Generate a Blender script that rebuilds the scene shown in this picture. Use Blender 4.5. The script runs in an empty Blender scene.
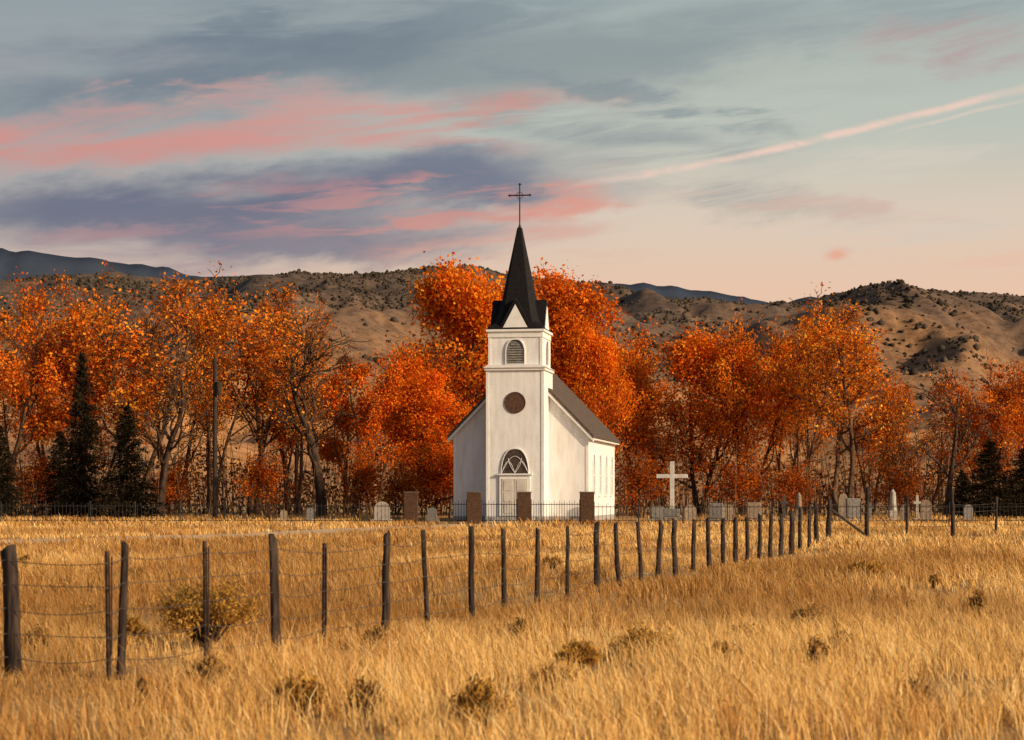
import bpy, bmesh, math, random
import numpy as np
from mathutils import Vector, Matrix
R=math.radians
scene=bpy.context.scene
F=2000.0; HY=495.0; EYE=1.7
def srgb(r,g,b):
    f=lambda c:(c/255/12.92) if c/255<=0.04045 else ((c/255+0.055)/1.055)**2.4
    return (f(r),f(g),f(b))
def WX(px,D): return (px-512)/F*D
def WZ(py,D): return EYE+(HY-py)/F*D
def link(o,parent=None):
    scene.collection.objects.link(o)
    if parent: o.parent=parent
    return o
def empty(name,loc=(0,0,0),rz=0):
    o=bpy.data.objects.new(name,None); o.location=loc; o.rotation_euler=(0,0,rz); return link(o)
# ---------------------------------------------------------------- noise (numpy)
_rs=np.random.RandomState(7); _T=_rs.rand(256,256)
def vn(x,y):
    xi=np.floor(x).astype(int); yi=np.floor(y).astype(int); fx=x-xi; fy=y-yi
    fx=fx*fx*(3-2*fx); fy=fy*fy*(3-2*fy)
    a=_T[xi%256,yi%256]; b=_T[(xi+1)%256,yi%256]; c=_T[xi%256,(yi+1)%256]; d=_T[(xi+1)%256,(yi+1)%256]
    return (a*(1-fx)+b*fx)*(1-fy)+(c*(1-fx)+d*fx)*fy
def fbm(x,y,o=4):
    s=0;a=.5;t=0
    for i in range(o):
        s=s+a*vn(x+17.3*i,y+9.1*i); t+=a; a*=.5; x=x*2.03; y=y*2.03
    return s/t
# ---------------------------------------------------------------- materials
def newmat(name):
    m=bpy.data.materials.new(name); m.use_nodes=True
    nt=m.node_tree; p=nt.nodes['Principled BSDF']; p.inputs['Specular IOR Level'].default_value=.15
    p.inputs['Roughness'].default_value=.9
    return m,nt,p
def noisemat(name,c1,c2,scale=5,rough=.9,bump=0,stretch=(1,1,1),detail=5,spec=.15,metal=0):
    m,nt,p=newmat(name); N=nt.nodes; L=nt.links
    tc=N.new('ShaderNodeTexCoord'); mp=N.new('ShaderNodeMapping'); mp.inputs['Scale'].default_value=stretch
    L.new(tc.outputs['Object'],mp.inputs[0]); n=N.new('ShaderNodeTexNoise'); n.inputs['Scale'].default_value=scale
    n.inputs['Detail'].default_value=detail; L.new(mp.outputs[0],n.inputs['Vector'])
    cr=N.new('ShaderNodeValToRGB'); cr.color_ramp.elements[0].position=.35; cr.color_ramp.elements[1].position=.65
    cr.color_ramp.elements[0].color=(*c1,1); cr.color_ramp.elements[1].color=(*c2,1)
    L.new(n.outputs['Fac'],cr.inputs[0]); L.new(cr.outputs[0],p.inputs['Base Color'])
    p.inputs['Roughness'].default_value=rough; p.inputs['Specular IOR Level'].default_value=spec; p.inputs['Metallic'].default_value=metal
    if bump:
        b=N.new('ShaderNodeBump'); b.inputs['Strength'].default_value=bump; b.inputs['Distance'].default_value=.03
        L.new(n.outputs['Fac'],b.inputs['Height']); L.new(b.outputs[0],p.inputs['Normal'])
    return m
def leafmat(name,transl=.35,objcol=True):
    m=bpy.data.materials.new(name); m.use_nodes=True; nt=m.node_tree; N=nt.nodes; L=nt.links
    N.remove(N['Principled BSDF']); df=N.new('ShaderNodeBsdfDiffuse')
    at=N.new('ShaderNodeAttribute'); at.attribute_name='col'; src=at.outputs['Color']
    if objcol:
        oi=N.new('ShaderNodeObjectInfo'); mx=N.new('ShaderNodeMix'); mx.data_type='RGBA'; mx.blend_type='MULTIPLY'
        mx.inputs[0].default_value=1; L.new(src,mx.inputs[6]); L.new(oi.outputs['Color'],mx.inputs[7]); src=mx.outputs[2]
    L.new(src,df.inputs[0]); out=df.outputs[0]
    if transl:
        t=N.new('ShaderNodeBsdfTranslucent'); L.new(src,t.inputs[0]); ms=N.new('ShaderNodeMixShader'); ms.inputs[0].default_value=transl
        L.new(df.outputs[0],ms.inputs[1]); L.new(t.outputs[0],ms.inputs[2]); out=ms.outputs[0]
    L.new(out,N['Material Output'].inputs[0])
    return m
M_leaf=leafmat('autumn_leaves',.38); M_grass=leafmat('dry_grass_blades',0,False); M_need=leafmat('spruce_needles',0)
M_bark=noisemat('bark',(.028,.016,.010),(.085,.05,.032),2,stretch=(3,3,.6),detail=2)
M_barkpale=noisemat('pale_bark',(.06,.032,.018),(.15,.08,.042),2,stretch=(3,3,.6),detail=2)
# ---------------------------------------------------------------- mesh helpers
def npmesh(name,verts,loops,sizes,mats,matidx=None,col=None,smooth=False):
    me=bpy.data.meshes.new(name); verts=np.asarray(verts,dtype=np.float32)
    me.vertices.add(len(verts)); me.vertices.foreach_set('co',verts.ravel())
    loops=np.asarray(loops,dtype=np.int32).ravel(); sizes=np.asarray(sizes,dtype=np.int32)
    me.loops.add(len(loops)); me.loops.foreach_set('vertex_index',loops)
    me.polygons.add(len(sizes)); st=np.concatenate([[0],np.cumsum(sizes)[:-1]]).astype(np.int32)
    me.polygons.foreach_set('loop_start',st)
    for m in mats: me.materials.append(m)
    if matidx is not None: me.polygons.foreach_set('material_index',np.asarray(matidx,dtype=np.int32))
    if col is not None:
        a=me.attributes.new('col','FLOAT_COLOR','POINT'); c=np.ones((len(verts),4),dtype=np.float32); c[:,:3]=col
        a.data.foreach_set('color',c.ravel())
    if smooth: me.polygons.foreach_set('use_smooth',np.ones(len(sizes),dtype=bool))
    me.update(calc_edges=True); me.validate(); return me
class MB:
    def __init__(s): s.v=[];s.l=[];s.s=[];s.m=[];s.c=[];s.n=0
    def add(s,v,faces,mi=0,col=(1,1,1)):
        v=np.asarray(v,float); faces=np.asarray(faces); s.v.append(v); s.l.append((faces+s.n).ravel())
        s.s.append(np.full(len(faces),faces.shape[1])); s.m.append(np.full(len(faces),mi))
        c=np.asarray(col,float); s.c.append(np.broadcast_to(c,(len(v),3))); s.n+=len(v)
    def mesh(s,name,mats,smooth=False):
        return npmesh(name,np.concatenate(s.v),np.concatenate(s.l),np.concatenate(s.s),mats,np.concatenate(s.m),np.concatenate(s.c),smooth)
def tubes(mb,P0,P1,r0,r1,k=4,mi=0,col=(1,1,1)):
    P0=np.asarray(P0);P1=np.asarray(P1);r0=np.asarray(r0);r1=np.asarray(r1); n=len(P0)
    d=P1-P0; d=d/(np.linalg.norm(d,axis=1,keepdims=True)+1e-9)
    a=np.where(np.abs(d[:,2:3])>.9,np.array([[1.,0,0]]),np.array([[0,0,1.]])); u=np.cross(d,a); u/=np.linalg.norm(u,axis=1,keepdims=True); w=np.cross(d,u)
    V=np.zeros((n,2*k,3))
    for j in range(k):
        t=2*math.pi*j/k; o=math.cos(t)*u+math.sin(t)*w
        V[:,j]=P0+o*r0[:,None]; V[:,k+j]=P1+o*r1[:,None]
    f=np.array([[j,(j+1)%k,k+(j+1)%k,k+j] for j in range(k)])
    Fc=(f[None]+(np.arange(n)*2*k)[:,None,None]).reshape(-1,4)
    mb.add(V.reshape(-1,3),Fc,mi,col)
def quads(mb,C,size,rng,mi,col,aspect=.6,axis=None):
    n=len(C); a=rng.normal(size=(n,3)) if axis is None else axis
    a=a/(np.linalg.norm(a,axis=1,keepdims=True)+1e-9)
    b=np.cross(a,rng.normal(size=(n,3))); b/=(np.linalg.norm(b,axis=1,keepdims=True)+1e-9)
    s=np.asarray(size).reshape(-1,1)*.5
    V=np.stack([C-a*s,C+b*s*aspect,C+a*s,C-b*s*aspect],1).reshape(-1,3)
    mb.add(V,np.arange(4*n).reshape(-1,4),mi,np.repeat(col,4,axis=0))
# ---------------------------------------------------------------- trees
def gen_tree(name,seed,H=16,nleaf=15000,lsize=.24,sigma=.5,spread=.42,trunks=1,maxlev=3,base=.2,pal=None,bark=None,kids=(9,6,4),clear=2.6,twig=.02):
    rng=np.random.RandomState(seed); segs=[]; anchors=[]; 
    def grow(p,d,L,r,lev,shade):
        n=(7,6,4,3)[lev]; st=(base if lev==0 else .15); ch=[]
        for i in range(n):
            wob=(.10,.2,.26,.3)[lev]
            d=d+rng.normal(0,wob,3)+np.array([0,0,(.10,.14,.08,.03)[lev]]); d/=np.linalg.norm(d)
            q=p+d*L/n; t0=i/n;t1=(i+1)/n
            ra=r*(1-.75*t0); rb=r*(1-.75*t1); segs.append((p,q,ra,rb)); 
            if lev>=2 or (lev==1 and t1>.6): anchors.append((*q,shade)); anchors.append((*((p+q)/2),shade))
            ch.append((p,q,d.copy(),rb)); p=q
        if lev<maxlev:
            K=kids[lev]
            for k in range(K):
                t=st+(1-st)*(k+rng.rand())/K; i=min(int(t*n),n-1); a,b,dd,rb=ch[i]; f=t*n-i; pos=a+(b-a)*min(f,1)
                ax=rng.normal(size=3); ax-=ax.dot(dd)*dd; ax/=np.linalg.norm(ax)
                ang=R(rng.uniform(28,58)); nd=dd*math.cos(ang)+ax*math.sin(ang)
                if lev==0: LL=H*spread*rng.uniform(.7,1.15)*(1.05-.55*t)
                else: LL=L*rng.uniform(.38,.62)*(1.1-.4*t)
                sh=shade*rng.uniform(.7,1.3) if lev<2 else shade*rng.uniform(.85,1.15)
                grow(pos,nd,LL,max(rb*.62,.012),lev+1,sh)
    for k in range(trunks):
        a=2*math.pi*k/trunks+rng.rand(); le=.0 if trunks==1 else rng.uniform(.15,.35)
        grow(np.array([.25*math.cos(a)*(trunks>1),.25*math.sin(a)*(trunks>1),-.2]),np.array([le*math.cos(a),le*math.sin(a),1.]),H*rng.uniform(.72,.85),H*.018/(trunks**.35),0,1.)
    mb=MB(); S=segs; r0=np.array([s[2] for s in S])
    tubes(mb,[s[0] for s in S],[s[1] for s in S],np.maximum(r0,twig),np.maximum([s[3] for s in S],twig*.8),4,0)
    if nleaf:
        A=np.array(anchors); ca=fbm(A[:,0]*.33+seed,A[:,2]*.33+A[:,1]*.2,3)
        keep=(rng.rand(len(A))<.85)&((ca>.40)|(rng.rand(len(A))<.25)); A=A[keep]; idx=rng.randint(0,len(A),nleaf)
        C=A[idx,:3]+rng.normal(0,sigma,(nleaf,3))*np.array([1,1,.8]); ok=C[:,2]>clear*rng.uniform(.7,1.5,nleaf)
        C=C[ok]; sh=A[idx,3][ok]; pal=np.array(pal); col=pal[rng.randint(0,len(pal),len(C))]*(sh*rng.uniform(.7,1.25,len(C)))[:,None]
        quads(mb,C,lsize*rng.uniform(.55,1.3,len(C)),rng,1,np.clip(col,0,.9),.65)
    me=mb.mesh(name,[bark or M_bark,M_leaf]); z=np.percentile(np.concatenate(mb.v)[:,2],99.6)
    w=np.percentile(np.abs(np.concatenate(mb.v)[:,0]),96)
    return me,z,w
O1=(.80,.22,.016);O2=(.84,.30,.025);O3=(.64,.135,.010);O4=(.72,.36,.05);O5=(.42,.15,.022);O6=(.74,.13,.010)
PD=[O1,O1,O2,O3,O6]; PR=[O3,O6,O1,O1,O1]; PY=[O1,O2,O1,O5,O3,O3,O2]; PB=[O5,O1,O2,(.25,.10,.03)]
V={}
V['dense0']=gen_tree('t_dense0',11,16,23000,.27,.55,.46,2,3,.16,PD,None,(11,7,4))
V['dense1']=gen_tree('t_dense1',12,16,23000,.27,.55,.44,1,3,.14,PR,None,(14,7,4))
V['mid0']=gen_tree('t_mid0',21,15,10500,.25,.43,.42,2,3,.25,PD,M_barkpale,(9,6,4),3)
V['mid1']=gen_tree('t_mid1',22,15,10500,.25,.43,.46,3,3,.25,PD,M_bark,(7,6,4),3)
V['mid2']=gen_tree('t_mid2',23,15,9500,.25,.42,.40,1,3,.25,PD,M_barkpale,(11,6,4),3)
V['thin0']=gen_tree('t_thin0',31,17,6800,.23,.36,.36,2,3,.3,PY,M_barkpale,(9,7,4),4.6,.024)
V['thin1']=gen_tree('t_thin1',32,17,6800,.23,.38,.38,3,3,.3,PY,M_barkpale,(7,7,4),4.6,.024)
V['thin2']=gen_tree('t_thin2',33,17,3600,.22,.36,.40,2,3,.28,PY,M_barkpale,(9,7,4),4,.026)
V['bare0']=gen_tree('t_bare0',41,14,400,.2,.3,.42,1,3,.3,PB,M_bark,(9,6,3),3,.026)
V['bush0']=gen_tree('t_bush0',51,6,3200,.22,.4,.6,4,2,.05,PR,None,(7,6,4),.3)
def put_tree(kind,px,top,D,wpx=None,tint=(1,1,1),name='cottonwood_tree',rz=None):
    me,z,w=V[kind]; h=WZ(top,D); s=h/z
    o=bpy.data.objects.new(name,me); o.location=(WX(px,D),D,0); rr=random.uniform(0,6.28) if rz is None else rz
    o.rotation_euler=(0,0,rr); sx=s if wpx is None else (wpx/F*D/2)/w
    o.scale=(sx,sx,s); o.color=(*tint,1); link(o); return o
random.seed(3)
Y_=(1,.92,.95); Rd=(1.05,.85,.7)
TR=[('thin0',-60,285,162,None,Y_),('mid2',6,283,158,120,(.95,.9,1)),('thin1',58,279,165,130,Y_),('mid1',92,322,160,110,(.95,.8,.9)),('thin0',130,276,157,120,(1,.95,1)),
('thin2',172,290,168,110,Y_),('thin1',212,296,160,120,(.9,.87,1)),('thin0',252,280,163,120,(.95,.9,1)),('mid2',288,310,170,90,(.85,.8,.9)),('thin2',296,302,158,90,Y_),('bare0',322,318,152,100,(1,1,1)),('bare0',160,350,153,90,(1,1,1)),
('mid2',345,352,172,90,(.85,.8,.9)),('mid0',374,348,160,95,Rd),('mid1',410,350,165,95,(1,.9,.8)),('dense1',434,372,152,76,Rd),
('dense0',462,268,170,116,(.97,.92,.8)),('dense1',512,284,176,120,(.92,.9,.8)),('dense1',556,276,168,105,(1,.95,.8)),('dense0',590,330,160,50,(1,.88,.7)),
('mid0',636,334,166,95,(.95,.9,.9)),('mid2',664,326,172,90,(.95,.9,.9)),('dense0',700,334,166,95,(1,.95,.9)),('mid1',745,322,165,100,(1.,1,1)),('mid0',782,320,170,90,(1,1,1)),('thin1',806,312,162,90,(1,.95,.9)),
('thin0',840,300,156,110,(.98,.92,.8)),('mid0',872,375,170,76,(.85,.8,.8)),('thin2',905,385,158,80,(.9,.8,.8)),('thin2',925,400,172,90,(.85,.75,.8)),('bare0',948,362,148,60,(1,1,1)),
('mid0',985,375,163,90,(.9,.8,.85)),('mid1',1020,362,158,90,(.9,.8,.85)),('mid1',1060,365,165,120,(.95,.9,.9)),('thin1',1130,340,160,130,Y_),('mid0',-140,300,165,150,Y_),('mid1',1200,350,166,130,Y_),('thin1',-220,290,160,150,Y_)]
for k,px,top,D,w,t in TR: put_tree(k,px,top,D,w,t)
for i,(px,top,D,w) in enumerate([(30,450,158,60),(180,460,160,50),(265,445,152,50),(355,445,150,50),(395,460,146,44),(425,450,150,50),(640,450,150,50),(740,455,150,60),(800,462,150,50),(900,462,152,50)]):
    put_tree('bush0',px,top,D,w,random.choice([(.6,.5,.6),(.7,.6,.6),(.5,.42,.5)]),'autumn_shrub')
# understory thicket (one mass)
rng=np.random.RandomState(5); mb=MB(); n=28000
X=rng.uniform(-75,80,n); Yv=184+rng.normal(0,6,n); hh=1.2+8*fbm(X*.2,Yv*.1,3)**1.3; Z=rng.rand(n)**.8*hh
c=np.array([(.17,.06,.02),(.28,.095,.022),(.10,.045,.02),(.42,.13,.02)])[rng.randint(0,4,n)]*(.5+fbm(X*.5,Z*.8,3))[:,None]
quads(mb,np.stack([X,Yv,Z],1),rng.uniform(.2,.5,n),rng,1,c,.6)
n=1400; X=rng.uniform(-75,80,n); Yv=170+rng.normal(0,9,n); P0=np.stack([X,Yv,0*X],1); P1=P0+np.stack([rng.normal(0,.8,n),rng.normal(0,.8,n),rng.uniform(1.5,7,n)],1)
tubes(mb,P0,P1,np.full(n,.05),np.full(n,.02),3,0)
link(bpy.data.objects.new('shrub_thicket',mb.mesh('shrub_thicket',[M_barkpale,M_leaf])))
# spruces
def gen_spruce(name,seed,H=9,Rb=2.6):
    rng=np.random.RandomState(seed); mb=MB(); tubes(mb,[(0,0,0)],[(0,0,H)],[.16],[.02],8,0)
    P0=[];P1=[];C=[];A=[]
    z=.3
    while z<H-.1:
        t=z/H; nb=int(9*(1-t)+4)
        for k in range(nb):
            a=rng.rand()*6.28; L=Rb*(1-t)**.85*rng.uniform(.6,1.22)+.08; dr=-.22+.5*t; d=np.array([math.cos(a),math.sin(a),dr])
            p=np.array([0,0,z]); P0.append(p); P1.append(p+d*L)
            m=int(20*L+6)
            for s in rng.rand(m)**.7:
                q=p+d*L*s+rng.normal(0,.09+.05*L*(1-s*.5),3)*np.array([1,1,.6]); C.append(q); A.append(d+rng.normal(0,.5,3)-np.array([0,0,.3]))
        z+=.2*(1-t)+.12
    n=len(P0); tubes(mb,P0,P1,np.full(n,.03),np.full(n,.008),3,0)
    C=np.array(C); col=np.array([(.017,.013,.007)])*rng.uniform(.4,1.9,len(C))[:,None]
    quads(mb,C,rng.uniform(.18,.38,len(C)),rng,1,col,.3,np.array(A))
    return mb.mesh(name,[M_bark,M_need]),H,Rb
V['sp0']=gen_spruce('t_sp0',1); V['sp1']=gen_spruce('t_sp1',2,9,3.0)
for k,px,top,D,w in [('sp0',82,352,146,58),('sp1',127,405,143,76),('sp0',60,430,150,60),('sp1',0,425,145,60),('sp1',990,440,146,80),('sp0',1024,448,148,70),('sp1',962,470,150,50),('sp0',-60,400,146,70)]:
    put_tree(k,px,top,D,w,(1,1,1),'spruce_tree')
# ---------------------------------------------------------------- ground
def ground_z(x,y):
    return (fbm(np.asarray(x)*.12+40,np.asarray(y)*.12+40,3)-.5)*.22*np.clip((110-np.asarray(y))/30,0,1)
m,nt,p=newmat('dry_field_soil'); N=nt.nodes;L=nt.links
tc=N.new('ShaderNodeTexCoord'); n1=N.new('ShaderNodeTexNoise'); n1.inputs['Scale'].default_value=.09; n1.inputs['Detail'].default_value=6; n1.inputs['Roughness'].default_value=.7
n2=N.new('ShaderNodeTexNoise'); n2.inputs['Scale'].default_value=9; n2.inputs['Detail'].default_value=3
L.new(tc.outputs['Object'],n1.inputs[0]); L.new(tc.outputs['Object'],n2.inputs[0])
cr=N.new('ShaderNodeValToRGB'); E=cr.color_ramp.elements; E[0].position=.35;E[0].color=(.27,.14,.045,1);E[1].position=.66;E[1].color=(.54,.33,.13,1)
L.new(n1.outputs[0],cr.inputs[0]); mx=N.new('ShaderNodeMix'); mx.data_type='RGBA'; mx.blend_type='MULTIPLY'; mx.inputs[0].default_value=.6
cr2=N.new('ShaderNodeValToRGB'); cr2.color_ramp.elements[0].position=.3; cr2.color_ramp.elements[0].color=(.45,.42,.4,1); cr2.color_ramp.elements[1].position=.6
L.new(n2.outputs[0],cr2.inputs[0]); L.new(cr.outputs[0],mx.inputs[6]); L.new(cr2.outputs[0],mx.inputs[7]); L.new(mx.outputs[2],p.inputs['Base Color'])
M_soil=m
xs=np.concatenate([[-9000,-2000,-400],np.linspace(-90,90,181),[400,2000,9000]]); ys=np.concatenate([[-2000,-100],np.linspace(0,130,131),[200,400,2000,9000]])
GX,GY=np.meshgrid(xs,ys); GZ=ground_z(GX,GY)*((np.abs(GX)<91)&(GY>=0)); nx=len(xs);ny=len(ys)
i=np.arange(ny-1)[:,None]*nx+np.arange(nx-1)[None]; i=i.ravel()
me=npmesh('ground',np.stack([GX.ravel(),GY.ravel(),GZ.ravel()],1),np.stack([i,i+1,i+nx+1,i+nx],1),np.full(len(i),4),[M_soil],smooth=True)
link(bpy.data.objects.new('ground',me))
# dirt path
pp=np.array([(-1.2,116.5),(-3,110),(-7,99),(-10.5,88),(-15,77),(-24,68),(-40,62),(-60,60)]); 
tt=np.linspace(0,len(pp)-1,80); px_=np.interp(tt,range(len(pp)),pp[:,0]); py_=np.interp(tt,range(len(pp)),pp[:,1])
k=np.ones(7)/7; px_=np.convolve(np.pad(px_,3,'edge'),k,'valid'); py_=np.convolve(np.pad(py_,3,'edge'),k,'valid')
PATH=np.stack([px_,py_],1); dd=np.gradient(PATH,axis=0); dd/=np.linalg.norm(dd,axis=1,keepdims=True); nn=np.stack([-dd[:,1],dd[:,0]],1)
cols=[]
for s in np.linspace(-1.9,1.9,6):
    q=PATH+nn*s; cols.append(np.stack([q[:,0],q[:,1],ground_z(q[:,0],q[:,1])+.02],1))
Vp=np.stack(cols,1).reshape(-1,3); i=(np.arange(79)[:,None]*6+np.arange(5)[None]).ravel()
link(bpy.data.objects.new('dirt_path',npmesh('dirt_path',Vp,np.stack([i,i+1,i+7,i+6],1),np.full(len(i),4),[noisemat('path_dirt',(.46,.31,.18),(.60,.44,.28),3)],smooth=True)))
# fence layout (used by the grass as well: it is grazed short along the posts)
PD_=[(12,548,673,.078,'w'),(109,551,675,.024,'s'),(120,545,674,.042,'w'),(206,541,662,.022,'s'),(275,537,650,.05,'w'),(324,543,641,.026,'s'),(385,534,632,.045,'w'),(427,531,624,.035,'w'),(471,527,616,.045,'w'),
(504,530,608,.045,'w'),(537,529,601,.04,'w'),(567,528,596,.035,'w'),(597,524,592,.055,'w'),(619,524,587,.04,'w'),(641,523,583,.04,'w'),(657,523,580,.05,'w'),(676,520,577,.06,'w'),(693,521,573,.05,'w'),(710,518,570,.05,'w'),
(723,519,567,.06,'w'),(736,519,565,.06,'w'),(747,518,562,.06,'w'),(758,515,559,.06,'w'),(770,515,557,.06,'w'),(781,514,554,.06,'w'),(791,512,552,.08,'w'),(800,508,549,.06,'w'),(809,506,547,.06,'w'),(817,503,544,.075,'w'),(828,500,541,.09,'w')]
FY=np.array([EYE*F/(q[2]-HY) for q in PD_]); FX=np.array([WX(q[0],y) for q,y in zip(PD_,FY)]); _o=np.argsort(FY); FYs=FY[_o]; FXs=FX[_o]
# ---------------------------------------------------------------- grass
mb=MB(); rng=np.random.RandomState(9)
def grass(y0,y1,dens,w,h0,h1,cap):
    n=int(dens*(.3*(y1*y1-y0*y0)+5*(y1-y0))); Y=np.sqrt(rng.uniform(y0*y0,y1*y1,n)); X=rng.uniform(-1,1,n)*(.30*Y+2.5)
    f=fbm(X*1.1,Y*.8,3); f2=fbm(X*.16+5,Y*.10+80,4); f3=fbm(X*.42+50,Y*.22+8,3)
    dist=np.min(np.hypot(X[:,None]-PATH[None,::4,0],Y[:,None]-PATH[None,::4,1]),axis=1) if y1>55 else np.full(n,99.)
    ok=(rng.rand(n)<np.clip(f*3.6-1.0,.08,1))&(dist>1.8+rng.rand(n)*.8)&(Y<117.5+3*rng.rand(n)+60*(np.abs(X)>10)*(rng.rand(n)))
    X=X[ok];Y=Y[ok];f=f[ok];f2=f2[ok];f3=f3[ok]; n=len(X)
    H=rng.uniform(h0,h1,n)*(.4+f*1.0)*(.5+1.0*f3); Z=ground_z(X,Y)-.01
    # grazed strip just in front of the fence
    t=np.interp(Y,FYs,FXs); off=X-t; H=H*np.where((off>-1.0)&(off<1.5)&(Y>16.5)&(Y<68),.55,1.0)
    H=np.where((Y>16.3)&(Y<20.5)&(X<-3.0),H*.55,H)
    stalk=rng.rand(n)<.03; H=np.where(stalk,H*1.55,H)
    a=rng.rand(n)*6.28; lean=rng.uniform(.08,.7,n)*H; wind=np.array([-.12,.0])
    bx=np.cos(a)*lean+wind[0]*H*1.3; by=np.sin(a)*lean
    wa=rng.rand(n)*3.14; wx=np.cos(wa)*w*.5*rng.uniform(.6,1.5,n); wy=np.sin(wa)*w*.3
    B=np.stack([X,Y,Z],1); W=np.stack([wx,wy,0*wx],1)
    M=B+np.stack([bx*.35,by*.35,H*.6],1); T=B+np.stack([bx,by,H*(1-.15*rng.rand(n))],1)
    Vv=np.stack([B-W,B+W,M+W*np.where(stalk,1.2,.8)[:,None],M-W*np.where(stalk,1.2,.8)[:,None],T+W*.25,T-W*.25],1).reshape(-1,3)
    pal=np.array([(.66,.40,.14),(.74,.49,.20),(.55,.31,.09),(.64,.36,.105),(.42,.225,.075),(.84,.62,.32)])
    c=pal[rng.choice(6,n,p=[.28,.22,.18,.17,.09,.06])]*rng.uniform(.75,1.15,n)[:,None]
    k_=np.clip((f2-.36)/.28,0,1)[:,None]; c=c*(.64*(1-k_)+1.12*k_)*(np.array([1,.88,.8])*(1-k_)+k_)
    rb=((f3>.54)&(rng.rand(n)<.45)); c[rb]*=np.array([.72,.6,.52]); c[stalk]*=np.array([.7,.62,.6])
    b=np.arange(n)[:,None]*6; Fq=np.concatenate([b+np.array([[0,1,2,3]]),b+np.array([[3,2,4,5]])])
    mb.add(Vv,Fq,0,np.repeat(np.clip(c,0,.9),6,axis=0))
grass(11,30,540,.0062,.15,.40,0); grass(30,58,150,.012,.14,.36,0); grass(58,100,42,.025,.12,.30,0); grass(100,165,12,.05,.12,.34,0)
link(bpy.data.objects.new('dry_grass',mb.mesh('dry_grass',[M_grass])))
# sagebrush
def sage(px,base,wpx,hpx,seed,tint=(1,1,1),m=5200,name='sagebrush',pal=None):
    rng=np.random.RandomState(seed); D=EYE*F/(base-HY); w=wpx/F*D/2; h=hpx/F*D; mb=MB()
    n=60; a=rng.rand(n)*6.28; r=np.sqrt(rng.rand(n)); P0=np.stack([np.cos(a)*.12*w,np.sin(a)*.12*w,0*a],1)
    ph=r*1.25; T=np.stack([np.cos(a)*np.sin(ph)*w,np.sin(a)*np.sin(ph)*w,np.cos(ph)**.7*h],1)*rng.uniform(.75,1.1,n)[:,None]
    Mp=(P0+T)/2+np.array([0,0,.1*h]); tubes(mb,P0,Mp,np.full(n,.012),np.full(n,.008),3,0); tubes(mb,Mp,T,np.full(n,.008),np.full(n,.003),3,0)
    k=rng.randint(0,n,m); t=rng.uniform(.45,1.05,m)[:,None]; C=Mp[k]*(1-t)+T[k]*t+rng.normal(0,.11*w,(m,3)); C[:,2]=np.abs(C[:,2])
    shade=rng.uniform(.6,1.3,n)[k]; pal=np.array(pal or [(.46,.27,.06),(.54,.30,.05),(.30,.20,.06),(.58,.34,.08),(.20,.12,.04)])
    quads(mb,C,rng.uniform(.03,.065,m)*max(1,D/26),rng,1,pal[rng.randint(0,5,m)]*shade[:,None]*np.array(tint),.35,rng.normal(size=(m,3))+np.array([0,0,1.2]))
    o=bpy.data.objects.new(name,mb.mesh(name,[M_bark,M_leaf])); o.location=(WX(px,D),D,float(ground_z(WX(px,D),D))); link(o)
for i,a in enumerate([(205,645,100,68),(132,648,28,34),(645,658,66,30),(578,668,44,26),(480,735,64,56),(300,714,54,40),(865,581,44,18),(745,644,34,20)]):
    sage(*a,seed=60+i,tint=(1.1,1.02,1) if i<1 else (1,.88,.78),m=6500 if i==0 else (2600 if i<4 else 1300))
rs=random.Random(12)
WP=[(.50,.27,.07),(.38,.20,.06),(.58,.34,.11),(.30,.16,.05),(.44,.27,.09)]
for i in range(22):
    b=rs.choice([rs.uniform(560,640),rs.uniform(640,740)]); D=EYE*F/(b-HY); sc=F/D
    sage(rs.uniform(0,1024),b,rs.uniform(.22,.55)*sc,rs.uniform(.22,.36)*sc,300+i,(1.05,1,.95),380,'dry_weed',WP)
# ---------------------------------------------------------------- wire fences
M_post=noisemat('weathered_post_wood',(.018,.012,.010),(.065,.045,.034),4,bump=.6,stretch=(6,6,.8))
M_steel=noisemat('rusty_steel',(.03,.018,.014),(.07,.04,.03),12,.7)
M_wire=noisemat('fence_wire',(.06,.045,.04),(.12,.09,.07),12,.6)
def post(mb,x,y,h,r,lean=(0,0),seed=0,k=9,z0=None):
    rng=np.random.RandomState(seed); z=float(ground_z(x,y)) if z0 is None else z0
    nr=7; Vv=[]; off=np.zeros(2); ra=rng.uniform(.85,1.15,k)
    for i in range(nr):
        t=i/(nr-1); off=off+rng.normal(0,r*.14,2)
        for j in range(k):
            a=6.283*j/k; rr=r*ra[j]*(1.08-.18*t)*rng.uniform(.93,1.07)
            Vv.append((x+off[0]+lean[0]*t*h+rr*math.cos(a),y+off[1]+lean[1]*t*h+rr*math.sin(a),z-.1+(h+.1)*t+(rng.uniform(-.02,.03)+.03*math.cos(a+seed) if i==nr-1 else 0)))
    f=[[i*k+j,i*k+(j+1)%k,(i+1)*k+(j+1)%k,(i+1)*k+j] for i in range(nr-1) for j in range(k)]
    Vv.append((x+off[0]+lean[0]*h,y+off[1]+lean[1]*h,z+h+.01)); c=len(Vv)-1
    mb.add(Vv,f); mb.l.append(np.array([[(nr-1)*k+j+mb.n-len(Vv),(nr-1)*k+(j+1)%k+mb.n-len(Vv),c+mb.n-len(Vv)] for j in range(k)]).ravel()); mb.s.append(np.full(k,3)); mb.m.append(np.zeros(k,int))
fence=empty('barbed_wire_fence'); mw=MB(); ms=MB(); line=[]
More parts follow.
